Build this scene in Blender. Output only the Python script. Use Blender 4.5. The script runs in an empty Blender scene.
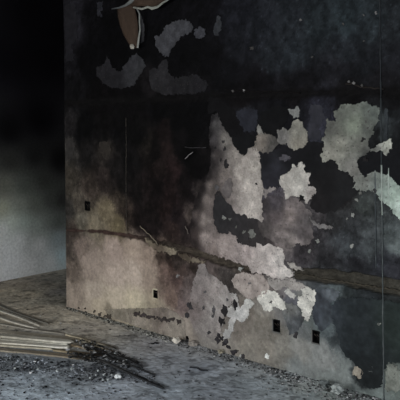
import bpy, bmesh, math, random
import numpy as np
from mathutils import Vector, noise, geometry

random.seed(7); rng = np.random.default_rng(7)
scene = bpy.context.scene
col = scene.collection

# ------------------------------------------------------------------ camera, sky, lights, exposure
CAM = (4.96, -3.58, 1.60)
F = 660.0                       # focal length for a 400 wide frame
HOR = 130.0                     # the horizon's height in it
ANG = math.radians(47.2)        # the long wall runs away 47.2 degrees left of the view
FW = (-math.cos(ANG), math.sin(ANG)); RT = (math.sin(ANG), math.cos(ANG))
cd = bpy.data.cameras.new('camera'); cam = bpy.data.objects.new('camera', cd); col.objects.link(cam)
cam.location = CAM
ROLL = 0.010                    # the picture leans by half a degree
from mathutils import Matrix
cam.rotation_euler = (Matrix.Rotation(math.atan2(FW[1], FW[0])-math.pi/2, 3, 'Z') @ Matrix.Rotation(math.pi/2, 3, 'X') @ Matrix.Rotation(-ROLL, 3, 'Z')).to_euler()
cd.sensor_width = 36; cd.lens = F/400*36; cd.shift_y = -(200-HOR)/400; cd.clip_start = 0.05
scene.camera = cam
scene.view_settings.view_transform = 'Standard'; scene.view_settings.look = 'None'
scene.view_settings.gamma = 1; scene.view_settings.use_curve_mapping = False
scene.view_settings.exposure = 0.0
w = bpy.data.worlds.new('overcast_sky'); scene.world = w; w.use_nodes = True
w.node_tree.nodes['Background'].inputs[0].default_value = (0.75, 0.86, 1.0, 1)
w.node_tree.nodes['Background'].inputs[1].default_value = 0.9

def window_light(name, loc, rot, sx, sy, power, colr):
    l = bpy.data.lights.new(name, 'AREA'); l.shape = 'RECTANGLE'; l.size = sx; l.size_y = sy
    l.energy = power; l.color = colr
    o = bpy.data.objects.new(name, l); col.objects.link(o); o.location = loc; o.rotation_euler = rot
    return o
# daylight at three window openings, plus an added lamp at a fourth
R90 = math.pi/2
window_light('daylight_left_wall_a', (1.6, -6.32, 1.55), (R90, 0, math.pi*0), 1.6, 1.3, 150, (0.93, 0.97, 1.0))
window_light('daylight_left_wall_b', (5.6, -6.32, 1.55), (R90, 0, math.pi*0), 1.6, 1.3, 120, (0.93, 0.97, 1.0))
window_light('daylight_near_wall', (8.12, -2.4, 1.55), (R90, 0, R90), 1.6, 1.3, 80, (0.88, 0.95, 1.0))
window_light('added_light_left_wall_c', (-0.55, -6.32, 1.55), (R90, 0, 0), 1.1, 1.3, 100, (1.0, 0.97, 0.90))  # added warm lamp, brightens the far wall and the left of the floor

# ------------------------------------------------------------------ helpers
def lin(c):
    c = np.asarray(c, float)/255.0
    return np.where(c <= 0.04045, c/12.92, ((c+0.055)/1.055)**2.4)
def level(px, py):
    X_, Y_ = px-200, py-HOR
    return 200+X_-ROLL*Y_, HOR+Y_+ROLL*X_
def wall_pt(px, py, out=0.0):
    px, py = level(px, py)
    a = (px-200)/F; t = (-out-CAM[1])/(FW[1]+RT[1]*a)
    return (CAM[0]+t*(FW[0]+RT[0]*a), CAM[2]-(py-HOR)/F*t)
def floor_pt(px, py, h=0.0):
    px, py = level(px, py)
    a = (px-200)/F; t = F*(CAM[2]-h)/(py-HOR)
    return (CAM[0]+t*(FW[0]+RT[0]*a), CAM[1]+t*(FW[1]+RT[1]*a), h)
def far_pt(px, py):              # far wall, plane x = FX
    px, py = level(px, py)
    a = (px-200)/F; t = (FX-CAM[0])/(FW[0]+RT[0]*a)
    return (CAM[1]+t*(FW[1]+RT[1]*a), CAM[2]-(py-HOR)/F*t)
FX = -1.42

def vnoise(x, y, seed, f):
    """smooth value noise on arrays, -1..1"""
    r = np.random.default_rng(seed); T = r.random((128, 128))*2-1
    x = np.asarray(x)*f+37.3; y = np.asarray(y)*f+11.7
    xi = np.floor(x).astype(int); yi = np.floor(y).astype(int); u = x-xi; v = y-yi
    u = u*u*(3-2*u); v = v*v*(3-2*v)
    g = lambda a, b: T[a % 128, b % 128]
    return (g(xi, yi)*(1-u)+g(xi+1, yi)*u)*(1-v)+(g(xi, yi+1)*(1-u)+g(xi+1, yi+1)*u)*v
def fbm(x, y, seed, f, n=4, gain=0.55):
    s = 0; a = 1; t = 0
    for k in range(n):
        s = s+a*vnoise(x, y, seed+k, f*2.03**k); t += a; a *= gain
    return s/t
def field(X, Y, pts, power=3.2, soft=0.02):
    """stain colours and painted light: inverse distance blend of samples (x, y, linear rgb)"""
    X = np.asarray(X, float).ravel(); Y = np.asarray(Y, float).ravel()
    num = np.zeros((X.size, 3)); den = np.zeros(X.size)
    for (x, y, c) in pts:
        wgt = 1.0/((X-x)**2+(Y-y)**2+soft**2)**(power/2)
        num += wgt[:, None]*np.log(c)[None]; den += wgt
    return np.exp(num/den[:, None])
def tag(o, label=None, cat=None, group=None, kind=None):
    for k, v in (('label', label), ('category', cat), ('group', group), ('kind', kind)):
        if v: o[k] = v
    return o
def link(name, me, mat, parent=None):
    o = bpy.data.objects.new(name, me); col.objects.link(o)
    if mat and not me.materials: me.materials.append(mat)
    if parent: o.parent = parent
    return o
def mesh(name, verts, faces, colors=None, smooth=False):
    me = bpy.data.meshes.new(name)
    me.from_pydata([tuple(map(float, v)) for v in verts], [], [tuple(map(int, f)) for f in faces])
    if colors is not None: paint(me, colors)
    if smooth: me.polygons.foreach_set('use_smooth', [True]*len(me.polygons))
    me.update(); return me
def paint(me, colors):
    c = np.ones((len(me.vertices), 4), np.float32); c[:, :3] = np.asarray(colors)
    at = me.color_attributes.new('tone', 'FLOAT_COLOR', 'POINT'); at.data.foreach_set('color', c.ravel())
def empty(name, loc=(0, 0, 0)):
    o = bpy.data.objects.new(name, None); col.objects.link(o); o.location = loc; o.empty_display_size = 0.05
    return o
def box_mesh(boxes):
    V = []; Fc = []
    for (x0, x1, y0, y1, z0, z1) in boxes:
        b = len(V)
        V += [(x, y, z) for x in (x0, x1) for y in (y0, y1) for z in (z0, z1)]
        Fc += [[b+i for i in f] for f in ((0, 1, 3, 2), (4, 6, 7, 5), (0, 4, 5, 1), (2, 3, 7, 6), (0, 2, 6, 4), (1, 5, 7, 3))]
    return V, Fc

# ------------------------------------------------------------------ materials
def material(name, rough=0.8, bump=0.3, bscale=140.0, var=0.25, vscale=45.0, speck=0.0, sscale=120.0,
             base=None, spec=0.35, speck_col=(0.02, 0.018, 0.018)):
    m = bpy.data.materials.new(name); m.use_nodes = True; nt = m.node_tree; N = nt.nodes; L = nt.links
    b = N['Principled BSDF']; b.inputs['Specular IOR Level'].default_value = spec
    tc = N.new('ShaderNodeTexCoord')
    if base is None:
        a = N.new('ShaderNodeAttribute'); a.attribute_name = 'tone'; csock = a.outputs['Color']
    else:
        a = N.new('ShaderNodeRGB'); a.outputs[0].default_value = (*base, 1); csock = a.outputs[0]
    n1 = N.new('ShaderNodeTexNoise'); n1.inputs['Scale'].default_value = vscale; n1.inputs['Detail'].default_value = 6
    L.new(tc.outputs['Object'], n1.inputs['Vector'])
    mr = N.new('ShaderNodeMapRange'); mr.inputs['From Min'].default_value = 0.25; mr.inputs['From Max'].default_value = 0.75
    mr.inputs['To Min'].default_value = 1-var; mr.inputs['To Max'].default_value = 1+var
    L.new(n1.outputs['Fac'], mr.inputs['Value'])
    mx = N.new('ShaderNodeMix'); mx.data_type = 'RGBA'; mx.blend_type = 'MULTIPLY'; mx.inputs['Factor'].default_value = 1
    L.new(csock, mx.inputs['A']); L.new(mr.outputs['Result'], mx.inputs['B'])
    out = mx.outputs['Result']
    if speck > 0:
        n2 = N.new('ShaderNodeTexNoise'); n2.inputs['Scale'].default_value = sscale; n2.inputs['Detail'].default_value = 3
        L.new(tc.outputs['Object'], n2.inputs['Vector'])
        r2 = N.new('ShaderNodeMapRange'); r2.inputs['From Min'].default_value = 0.62; r2.inputs['From Max'].default_value = 0.70
        r2.inputs['To Min'].default_value = 0; r2.inputs['To Max'].default_value = speck
        L.new(n2.outputs['Fac'], r2.inputs['Value'])
        m2 = N.new('ShaderNodeMix'); m2.data_type = 'RGBA'; L.new(r2.outputs['Result'], m2.inputs['Factor'])
        L.new(out, m2.inputs['A']); m2.inputs['B'].default_value = (*speck_col, 1); out = m2.outputs['Result']
    L.new(out, b.inputs['Base Color'])
    n3 = N.new('ShaderNodeTexNoise'); n3.inputs['Scale'].default_value = bscale; n3.inputs['Detail'].default_value = 4
    L.new(tc.outputs['Object'], n3.inputs['Vector'])
    bp = N.new('ShaderNodeBump'); bp.inputs['Strength'].default_value = bump; bp.inputs['Distance'].default_value = 0.004
    L.new(n3.outputs['Fac'], bp.inputs['Height']); L.new(bp.outputs['Normal'], b.inputs['Normal'])
    rr = N.new('ShaderNodeMapRange'); rr.inputs['To Min'].default_value = rough-0.12; rr.inputs['To Max'].default_value = min(1, rough+0.12)
    L.new(n1.outputs['Fac'], rr.inputs['Value']); L.new(rr.outputs['Result'], b.inputs['Roughness'])
    return m
M_SOOT = material('sooted_wall_paint', rough=0.72, bump=0.4, var=0.2, vscale=38, spec=0.07)
M_PLASTER = material('bare_plaster', rough=0.9, bump=0.6, var=0.24, vscale=85, speck=0.6, sscale=62, spec=0.1, speck_col=(0.05, 0.045, 0.045))
M_PITTED = material('pitted_plaster', rough=0.9, bump=0.7, var=0.2, vscale=60, speck=0.9, sscale=64, spec=0.1, speck_col=(0.07, 0.06, 0.06))
M_FLOOR = material('ashy_concrete', rough=0.62, bump=0.5, bscale=70, var=0.15, vscale=22, speck=0.45, sscale=30, spec=0.3, speck_col=(0.03, 0.032, 0.036))
M_RUBBLE = material('rubble', rough=0.9, bump=0.3, var=0.2, spec=0.1)
M_WOOD = material('weathered_wood', rough=0.85, bump=0.4, var=0.25, vscale=30, spec=0.15)
M_CEIL = material('sooted_ceiling', base=(0.02, 0.02, 0.022), rough=0.9, spec=0.1)
M_ROOM = material('smoke_stained_wall', base=(0.16, 0.15, 0.14), rough=0.9, spec=0.1)
M_METAL = material('burnt_steel', base=(0.006, 0.006, 0.006), rough=0.8, spec=0.1)
M_WIRE = material('bare_wire', base=(0.2, 0.18, 0.16), rough=0.5, spec=0.4)
M_FRAME = material('window_timber', base=(0.2, 0.19, 0.17), rough=0.7)
M_PAPER = material('scorched_paint_sheet', rough=0.85, bump=0.4, var=0.2, spec=0.1)

E = 0.56          # what a white surface on the long wall renders at: wall albedo = tone / E
def alb(c, e=E):
    l = lin(c); L_ = l.mean(); k = min(1.0, 0.62+L_*18)            # near-black soot has hardly any hue
    l = l*k+L_*(1-k)
    return np.clip(l*max(L_-0.0024, 0.0007)/L_/e, 0.0010, 0.85)

# ------------------------------------------------------------------ the long wall
H = 3.15
HOLES = [  # px centre, width, height, kind
    (87.5, 206, 5.5, 9.0), (155.5, 294, 4.0, 8.0), (276.5, 326, 6.5, 11.5), (316, 337, 7.0, 12.0), (185, 340, 6.5, 8.5)]
HRECT = []
for (cx, cy, hw, hh) in HOLES:
    x0, _ = wall_pt(cx-hw/2, cy); x1, _ = wall_pt(cx+hw/2, cy)
    _, z1 = wall_pt(cx, cy-hh/2); _, z0 = wall_pt(cx, cy+hh/2); HRECT.append((x0, x1, z0, z1))
mid = [wall_pt(*p) for p in ((60, 230), (100, 231.5), (140, 238), (185, 250), (215, 259), (250, 268), (290, 274), (330, 276.5), (400, 288), (440, 294))]
up = [wall_pt(*p) for p in ((60, 104), (200, 97), (265, 95), (330, 92.5), (400, 92), (440, 90))]
MH = ([wall_pt(p, 200)[0] for p in (60, 140, 180, 230, 290, 330, 440)], [0.014, 0.018, 0.034, 0.034, 0.040, 0.050, 0.050])
def grooves(X, Z):
    mz = np.interp(X, [p[0] for p in mid], [p[1] for p in mid]); uz = np.interp(X, [p[0] for p in up], [p[1] for p in up])
    mh = np.interp(X, *MH)
    e1 = fbm(X, Z*0.5, 21, 14, 4)*0.016; e2 = fbm(X, Z*0.5, 25, 12, 4)*0.014
    g1 = np.clip((mh+e1-np.abs(Z-mz))/0.007, 0, 1); g2 = np.clip((0.045+e2-np.abs(Z-uz))/0.03, 0, 1)
    return g1, g2, Z-mz
def wdisp(X, Z):
    """depth into the wall (positive = recessed)"""
    X = np.asarray(X, float); Z = np.asarray(Z, float)
    g1, g2, _ = grooves(X, Z)
    d = fbm(X, Z, 3, 2.2, 3)*0.004+fbm(X, Z, 9, 24, 3)*0.0012
    k1 = np.clip((X-0.55)/0.5, 0.2, 1)
    d = d+g1*k1*(0.022+fbm(X, Z, 31, 40, 3)*0.010)+g2*(0.004+fbm(X, Z, 35, 30, 3)*0.004)*np.clip(0.4+X/3, 0, 1.2)
    return d
# stain samples: (px, py, r, g, b) as they look, light fall-off kept in, used as albedo
S = """75 5 24 23 28|75 25 26 25 30|68 60 18 17 21|90 20 12 11 15|90 60 9 8 12|120 60 8 7 11|110 40 7 6 10|150 15 10 9 14|150 40 9 9 13|180 60 10 9 13
205 15 13 12 17|210 60 11 10 14|235 15 20 21 27|240 45 20 21 26|260 30 22 24 29|270 60 23 26 30|230 75 13 13 17|290 20 25 28 32|295 55 28 32 36|320 25 27 32 35
345 20 28 34 37|345 50 27 30 34|340 70 20 20 24|370 25 31 36 39|375 60 22 24 28|392 25 28 31 34|395 60 22 23 27|300 80 16 15 19|260 82 14 12 16|200 85 16 14 17|385 78 18 17 20|150 85 18 15 17
75 90 14 13 16|100 100 13 9 12|130 95 12 9 12|175 100 11 9 12|200 110 8 8 11|160 110 7 7 10|180 122 8 8 11|240 100 15 12 14|300 95 16 13 15|350 98 15 13 15|395 98 15 14 16
70 125 24 22 23|70 150 38 36 34|85 130 10 10 12|85 150 20 18 18|105 150 34 30 27|100 130 14 12 13|120 130 12 11 13|130 160 16 14 15|138 135 12 11 12|147 145 25 21 18|154 150 16 12 12
165 130 20 13 13|168 150 28 19 18|180 135 14 11 13|195 130 7 7 10|205 125 12 11 14|190 150 9 8 10|197 170 12 9 11|203 155 16 13 14
70 180 46 42 37|90 185 42 36 32|105 180 34 28 26|115 170 20 17 17|125 185 18 15 15|135 195 20 16 16|148 190 25 18 18|155 190 18 12 13|170 190 28 18 18|185 180 17 12 13|190 195 18 13 14|198 190 38 33 32
68 210 38 36 34|78 205 62 57 51|80 222 74 70 62|95 222 88 81 69|108 212 84 76 62|118 225 82 74 58|120 200 42 36 31|128 212 38 31 27|140 215 22 16 16|155 225 22 16 16|175 215 23 16 17|185 225 30 24 24|190 215 56 49 46|75 232 48 42 38
70 250 58 52 48|71 270 76 68 62|80 245 90 80 74|90 262 118 107 99|115 250 128 115 107|115 275 138 126 117|135 250 130 117 106|135 275 143 131 121|150 258 118 105 95|150 275 120 108 98|163 252 66 56 50|165 268 84 70 64|175 262 50 42 39|178 280 66 54 51|187 268 52 44 42|190 280 76 67 65
70 292 116 106 97|95 292 134 124 114|115 300 146 136 122|135 302 156 146 128|100 306 138 128 114|155 308 124 115 100|172 298 92 78 71|165 316 116 107 96|150 322 104 98 90|110 314 110 102 90|140 314 112 106 92|182 305 84 73 71|190 295 86 77 75|185 325 120 112 104|175 330 122 115 106|200 320 104 99 97|198 300 98 90 88|210 340 104 100 96
230 350 112 107 101|245 345 116 111 103|240 328 96 90 84|260 320 98 93 86|265 345 104 99 92|250 360 102 98 92|280 345 106 103 97|275 335 90 86 80|300 350 114 113 109|325 360 106 107 105|345 372 100 104 102|300 370 102 105 104|330 380 102 106 104|360 392 96 101 99|395 385 84 90 86|395 372 76 80 76|378 396 88 94 92
292 315 80 80 80|300 326 84 86 86|305 318 66 70 72|326 325 66 72 78|330 310 58 64 72|320 300 40 42 48|335 292 72 78 84|333 303 56 62 68|345 300 36 40 43|350 320 31 36 38|370 330 30 34 36|395 320 36 42 40|372 303 30 33 35|395 302 34 36 36|360 350 28 32 33|395 350 32 37 36|365 375 28 31 32|340 335 52 56 58|280 312 96 94 92|265 308 108 104 98|245 312 90 84 78
350 250 58 62 66|340 240 52 55 59|335 225 40 40 42|350 228 48 50 53|375 230 66 70 73|388 235 70 76 78|398 245 98 106 108|372 250 56 60 63|340 200 29 27 28|325 185 27 25 26|318 165 22 21 23|345 212 48 49 51|365 205 56 60 60|385 215 60 64 66|380 262 38 39 43|355 264 34 34 37|330 258 40 40 43|395 268 36 36 40
300 252 44 41 43|305 240 52 48 49|280 238 106 98 96|292 232 104 96 93|290 215 104 95 93|278 222 84 77 77|302 220 84 78 78|312 215 50 47 48|318 235 44 42 44|265 238 52 47 47|262 225 56 50 50|240 222 40 38 39|230 205 40 38 38|220 215 38 36 37|250 238 42 39 40|240 205 38 36 36|268 205 60 56 61|278 198 62 58 62|285 205 88 81 81|270 180 34 33 38|275 168 40 40 45|290 157 30 30 34|310 185 28 26 27|265 165 28 28 32
245 145 20 20 23|245 118 28 29 34|240 132 24 24 28|265 118 18 18 22|280 115 14 14 18|272 150 22 22 25|285 125 16 16 20|305 112 20 20 25|318 108 34 34 42|316 125 42 42 50|315 138 40 41 48|305 150 22 22 25|330 145 20 20 22|328 112 30 30 37
385 118 36 39 40|386 135 34 37 38|395 112 24 26 28|395 140 22 23 25|375 165 21 22 24|393 165 22 22 25|378 140 22 23 24|362 172 24 24 26
205 285 88 82 80|225 275 58 53 51|232 283 50 46 44|240 270 60 54 50|215 268 62 55 53|200 262 54 46 44|272 290 88 82 80|285 292 94 90 90|305 300 90 90 92|220 262 50 44 40|170 256 38 31 27|180 262 36 30 27|192 264 40 33 30|160 256 52 43 38|172 266 52 41 37|184 270 50 41 38|168 210 30 20 19|160 170 27 19 18|175 170 30 19 19|172 228 32 23 21|290 300 70 70 74"""
samples = []
for tok in S.replace('\n', '|').split('|'):
    px, py, r, g, b = map(float, tok.split()); x, z = wall_pt(px, py)
    if px > 325 and 195 < py < 262: r, g, b = r*.84, g*.83, b*.81
    if 300 < px < 350 and 285 < py < 330: b = b*.94
    samples.append((x, z, alb((r, g, b))))

nx, nz = 690, 560
XL = wall_pt(66.5, 300)[0]
xs = np.linspace(XL, 3.75, nx); zs = np.linspace(0, H, nz)
X, Z = np.meshgrid(xs, zs, indexing='ij')
wx = X+fbm(X, Z, 50, 10, 6, .7)*0.06; wz = Z+fbm(X, Z, 60, 10, 6, .7)*0.06
C = field(wx, wz, samples, 4.2, 0.015)
mott = fbm(X, Z, 70, 30, 4).ravel(); big = fbm(X, Z, 80, 7, 3).ravel()
lum = C.mean(1); am = np.clip(0.11/(lum+0.06), 0.25, 1.0)
C *= np.exp(am*(0.5*mott+0.25*big))[:, None]
fk = fbm(X, Z, 85, 16, 6, .65).ravel(); C *= np.exp(am*(np.where(fk > 0.10, .27, 0.0)-np.where(fk < -0.16, .34, 0.0)))[:, None]
# small chips through the soot and black blisters
chip = fbm(X, Z, 90, 70, 3).ravel(); C *= np.exp(am*(np.where(chip > 0.50, .5, 0.0)-np.where(chip < -0.5, .6, 0.0)))[:, None]
g1, g2, dz = [a.ravel() for a in grooves(X, Z)]
xr = X.ravel()
left_c = alb((62, 46, 40)); mid_c = alb((58, 50, 42)); right_c = alb((50, 47, 40))
gx = [wall_pt(p, 200)[0] for p in (60, 120, 150, 200, 300, 400)]
gc = np.stack([np.interp(xr, gx, [alb(c)[k] for c in ((44, 34, 31), (52, 40, 36), (40, 33, 30), (54, 48, 42), (46, 43, 38), (50, 48, 43))]) for k in range(3)], 1)
gc *= np.exp(0.7*fbm(X*0.4, Z, 95, 60, 4).ravel())[:, None]
C = C*(1-g1[:, None])+gc*g1[:, None]
uc = alb((15, 13, 14))[None]*np.exp(0.7*fbm(X*0.3, Z, 97, 50, 4).ravel())[:, None]
C = C*(1-0.95*g2[:, None])+uc*0.95*g2[:, None]
# upright edges of the soot shadow where a cupboard stood
D = wdisp(X, Z)
for i, (x0, x1, z0, z1) in enumerate(HRECT):
    rough_e = 0.006*vnoise(X, Z, 200+i, 60)*(1 if i in (0, 4) else 0.3)
    m = (X > x0-rough_e) & (X < x1+rough_e) & (Z > z0+rough_e) & (Z < z1-rough_e)
    D = np.where(m, D+0.05, D); C[m.ravel()] = 0.004
wall_dark = 0.05
V = np.stack([X, D, Z], -1).reshape(-1, 3)
idx = np.arange(nx*nz).reshape(nx, nz)
Fq = np.stack([idx[:-1, :-1], idx[1:, :-1], idx[1:, 1:], idx[:-1, 1:]], -1).reshape(-1, 4)
TH = 0.16
n0 = len(V)
ex = [(XL, TH, 0), (XL, TH, H), (8.0, TH, 0), (8.0, TH, H), (8.0, 0, 0), (8.0, 0, H), (3.75, 0, 0), (3.75, 0, H)]
V = np.vstack([V, ex])
faces = Fq.tolist()
a = n0
faces += [[a+1, a+3, a+2, a], [a+3, a+5, a+4, a+2], [a+6, a+4, a+5, a+7]]
faces += [[a, *idx[0, :].tolist(), a+1][::1]]
faces += [[*idx[:, -1].tolist(), a+7, a+5, a+3, a+1]]
faces += [[*idx[-1, ::-1].tolist(), a+6, a+7][::1]]
Cf = np.vstack([C, np.tile(alb((30, 30, 32)), (8, 1))])
me = mesh('wall_right', V, faces, Cf)
wall = link('wall_right', me, M_SOOT); tag(wall, 'long smoke-blackened wall with flaking paint and two chased channels', kind='structure')

# ------------------------------------------------------------------ patches where the paint has flaked
def outline(poly, amp=0.009, step=0.005, seed=0):
    P = [wall_pt(*p) for p in poly]; out = []
    for i in range(len(P)):
        a = Vector(P[i]); b = Vector(P[(i+1) % len(P)]); n = max(1, int((b-a).length/step))
        for k in range(n):
            p = a.lerp(b, k/n); q = Vector((p.x*38+seed, p.y*38, 0.3))
            out.append(Vector((p.x+amp*1.35*(noise.noise(q)+0.8*noise.noise(q*2.7)+0.6*noise.noise(q*6)),
                               p.y+amp*1.35*(noise.noise(q+Vector((9, 5, 2)))+0.8*noise.noise(q*2.7+Vector((3, 1, 7)))+0.6*noise.noise(q*6+Vector((2, 8, 7)))))))
    return out
def inside(x, y, P):
    c = False; j = len(P)-1
    for i in range(len(P)):
        if (P[i].y > y) != (P[j].y > y) and x < (P[j].x-P[i].x)*(y-P[i].y)/(P[j].y-P[i].y)+P[i].x: c = not c
        j = i
    return c
patch_no = [0]
def patch(name, poly, tones, thick=0.003, mat=None, amp=0.009, curl=0.003, label=None, grid=0.011, contrast=0.5, tilt=0):
    patch_no[0] += 1; sd = patch_no[0]*3.7
    P = outline(poly, amp, seed=sd*0)
    r = random.Random(patch_no[0]); pts = list(P); n = len(P)
    x0 = min(p.x for p in P); x1 = max(p.x for p in P); y0 = min(p.y for p in P); y1 = max(p.y for p in P)
    gx_ = x0
    while gx_ < x1:
        gy_ = y0
        while gy_ < y1:
            q = Vector((gx_+r.uniform(-.3, .3)*grid, gy_+r.uniform(-.3, .3)*grid))
            if inside(q.x, q.y, P): pts.append(q)
            gy_ += grid
        gx_ += grid
    v, e, f, ov, _, _ = geometry.delaunay_2d_cdt(pts, [(i, (i+1) % n) for i in range(n)], [], 1, 1e-5)
    if not f: return None
    vx = np.array([p.x for p in v]); vz = np.array([p.y for p in v])
    base = wdisp(vx, vz); nv = len(v)
    cnt = {}
    for t in f:
        for i in range(3):
            k = (t[i], t[(i+1) % 3]); cnt[k] = 1
    bd = [k for k in cnt if (k[1], k[0]) not in cnt]
    rim = set(i for k in bd for i in k)
    lift = np.array([curl*max(0, noise.noise(Vector((vx[i]*20, vz[i]*20, 5)))+0.2) if i in rim else 0 for i in range(nv)])
    front = np.minimum(base, 0.006)-thick-lift-tilt*(vx-x0)
    VV = [(vx[i], front[i], vz[i]) for i in range(nv)]
    # CDT triangles run counter-clockwise in (x, z): that faces -y
    FF = [tuple(t) for t in f]
    rl = sorted(rim); mp = {i: nv+k for k, i in enumerate(rl)}
    VV += [(vx[i], base[i]+0.002, vz[i]) for i in rl]
    FF += [(k[1], k[0], mp[k[0]], mp[k[1]]) for k in bd]
    if isinstance(tones[0], (int, float)): cc = np.tile(alb(tones), (nv, 1))
    else:
        pt = [(*wall_pt(t[0], t[1]), alb(t[2:5])) for t in tones]; cc = field(vx, vz, pt, 3.0, 0.02)
    cc = cc*np.exp(contrast*fbm(vx, vz, 300+patch_no[0], 28, 3))[:, None]
    side = cc[rl]*0.9
    me = mesh(name, VV, FF, np.vstack([cc, side]))
    return tag(link(name, me, mat or M_PLASTER, wall), label)

def blob(cx, cy, rx, ry=None, n=11):
    ry = ry or rx; o = []
    for k in range(n):
        a = 2*math.pi*k/n; s = random.uniform(.5, 1.4); o.append((cx+rx*s*math.cos(a), cy+ry*s*math.sin(a)))
    return o[::-1]
PP = 'plaster_patch'
BK = dict(thick=0.0008, mat=M_SOOT, contrast=0.3, curl=0.001)
patch('soot_patch', [(231,138),(240,133),(250,134),(259,137),(260,142),(256,148),(249,152),(245,157),(238,154),(231,147)], (19,19,21), **BK)
patch('soot_patch', [(257,154),(272,152),(282,147),(287,145),(293,149),(303,148),(308,141),(314,141),(324,143),(323,156),(324,162),(337,159),(340,168),(350,170),(354,177),(359,184),(355,188),(359,191),(350,199),(338,209),(325,214),(315,212),(311,206),(314,193),(308,186),(308,174),(303,172),(301,163),(296,168),(290,172),(284,178),(281,181),(281,187),(266,188),(260,180),(259,165)],
      [(265,160,24,24,27),(275,168,38,38,43),(290,158,22,22,25),(310,160,21,21,23),(325,185,24,23,24),(318,200,27,25,26),(345,190,27,27,28),(272,182,33,32,37)], **BK)
patch('soot_patch', [(211,200),(221,194),(229,199),(234,209),(244,213),(256,218),(264,222),(268,232),(264,245),(256,248),(240,245),(236,238),(222,236),(212,224)], [(222,205,36,35,36),(240,225,40,38,39),(255,240,44,41,41)], **BK)
patch('soot_patch', [(360,158),(372,150),(382,152),(392,148),(398,148),(412,150),(412,190),(395,183),(388,175),(375,172),(366,179),(358,174)], (20,20,23), **BK)
patch('soot_patch', [(262,112),(276,106),(288,106),(288,118),(282,128),(274,136),(264,132),(258,122)], (17,17,19), **BK)
patch('soot_patch', [(209,96),(222,100),(236,110),(240,124),(246,132),(238,138),(230,137),(222,126),(216,112),(208,114)], (17,16,18), **BK)
patch(PP, [(263,200),(270,195),(284,198),(292,197),(300,199),(306,207),(312,212),(311,225),(314,238),(306,246),(298,243),(290,249),(280,245),(270,240),(262,236),(258,225),(262,212)],
      [(262,206,50,46,47),(275,203,58,54,57),(290,215,106,97,94),(280,230,92,85,83),(300,235,72,67,67),(295,240,104,97,94),(265,228,56,52,51),(308,220,70,66,66),(302,208,80,74,73),(275,218,78,71,71)], mat=M_PITTED, thick=0.0015, contrast=0.7, label='dull mottled half-flaked patch')
patch(PP, [(309,106),(316,104),(323,107),(324,116),(320,127),(321,138),(315,142),(309,138),(308,128),(311,118)], (40,40,45), thick=0.0012, mat=M_SOOT, contrast=0.4)
patch(PP, [(236,112),(248,108),(258,110),(257,122),(255,131),(246,132),(240,124)], (31,32,38), thick=0.0012, mat=M_SOOT, contrast=0.4)
patch(PP, [(66,140),(73,137),(75,146),(72,158),(66,160)], (40,38,37), thick=0.0012, mat=M_SOOT, contrast=0.4)
patch(PP, [(99,143),(108,140),(112,150),(106,160),(100,152)], (38,34,31), thick=0.0012, mat=M_SOOT, contrast=0.4)
patch(PP, [(65,5),(75,3),(78,20),(77,40),(72,45),(74,60),(66,62)], (26,25,29), thick=0.0012, mat=M_SOOT, contrast=0.4)
patch(PP, [(306,296),(318,290),(332,288),(340,292),(337,300),(330,303),(334,312),(330,325),(322,332),(314,322),(312,306)], [(315,300,44,46,50),(334,292,76,80,84),(326,322,58,62,66),(318,315,48,51,56)], thick=0.0012, mat=M_SOOT, contrast=0.8)
patch(PP, [(283,302),(292,303),(300,310),(304,322),(298,330),(290,335),(286,322),(282,312)], [(290,308,92,92,90),(297,325,60,62,64)], thick=0.0012, mat=M_PITTED, contrast=0.8)
patch(PP, [(97,2),(103,2),(103,8),(101,12),(102,17),(98,16),(98,9)], (31,31,36))
patch(PP, [(96,68),(105,63),(107,56),(110,62),(112,68),(120,72),(125,65),(130,58),(137,53),(142,58),(146,65),(143,72),(138,78),(135,84),(125,88),(112,88),(102,82),(97,75)],
      [(100,72,27,26,29),(112,80,25,24,27),(135,65,40,40,43),(140,72,38,38,40)])
patch(PP, [(139,14),(142,16),(145,30),(144,42),(140,44),(141,30)], (40,40,42))
patch(PP, [(156,37),(163,33),(164,28),(172,23),(180,20),(190,21),(194,28),(190,33),(182,36),(177,42),(172,50),(169,56),(166,57),(160,52),(156,45)], (49,49,52))
patch(PP, [(195,30),(200,27),(206,29),(206,35),(202,39),(197,38),(194,35)], (47,47,51))
patch(PP, [(149,70),(158,68),(163,60),(168,60),(168,72),(175,78),(185,76),(195,74),(205,80),(208,85),(204,92),(190,94),(165,95),(152,90),(149,80)],
      [(158,75,31,30,32),(185,84,26,25,27),(200,84,27,26,29)])
patch(PP, [(215,25),(217,16),(221,16),(222,30),(218,36),(214,35)], (40,41,44))
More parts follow.
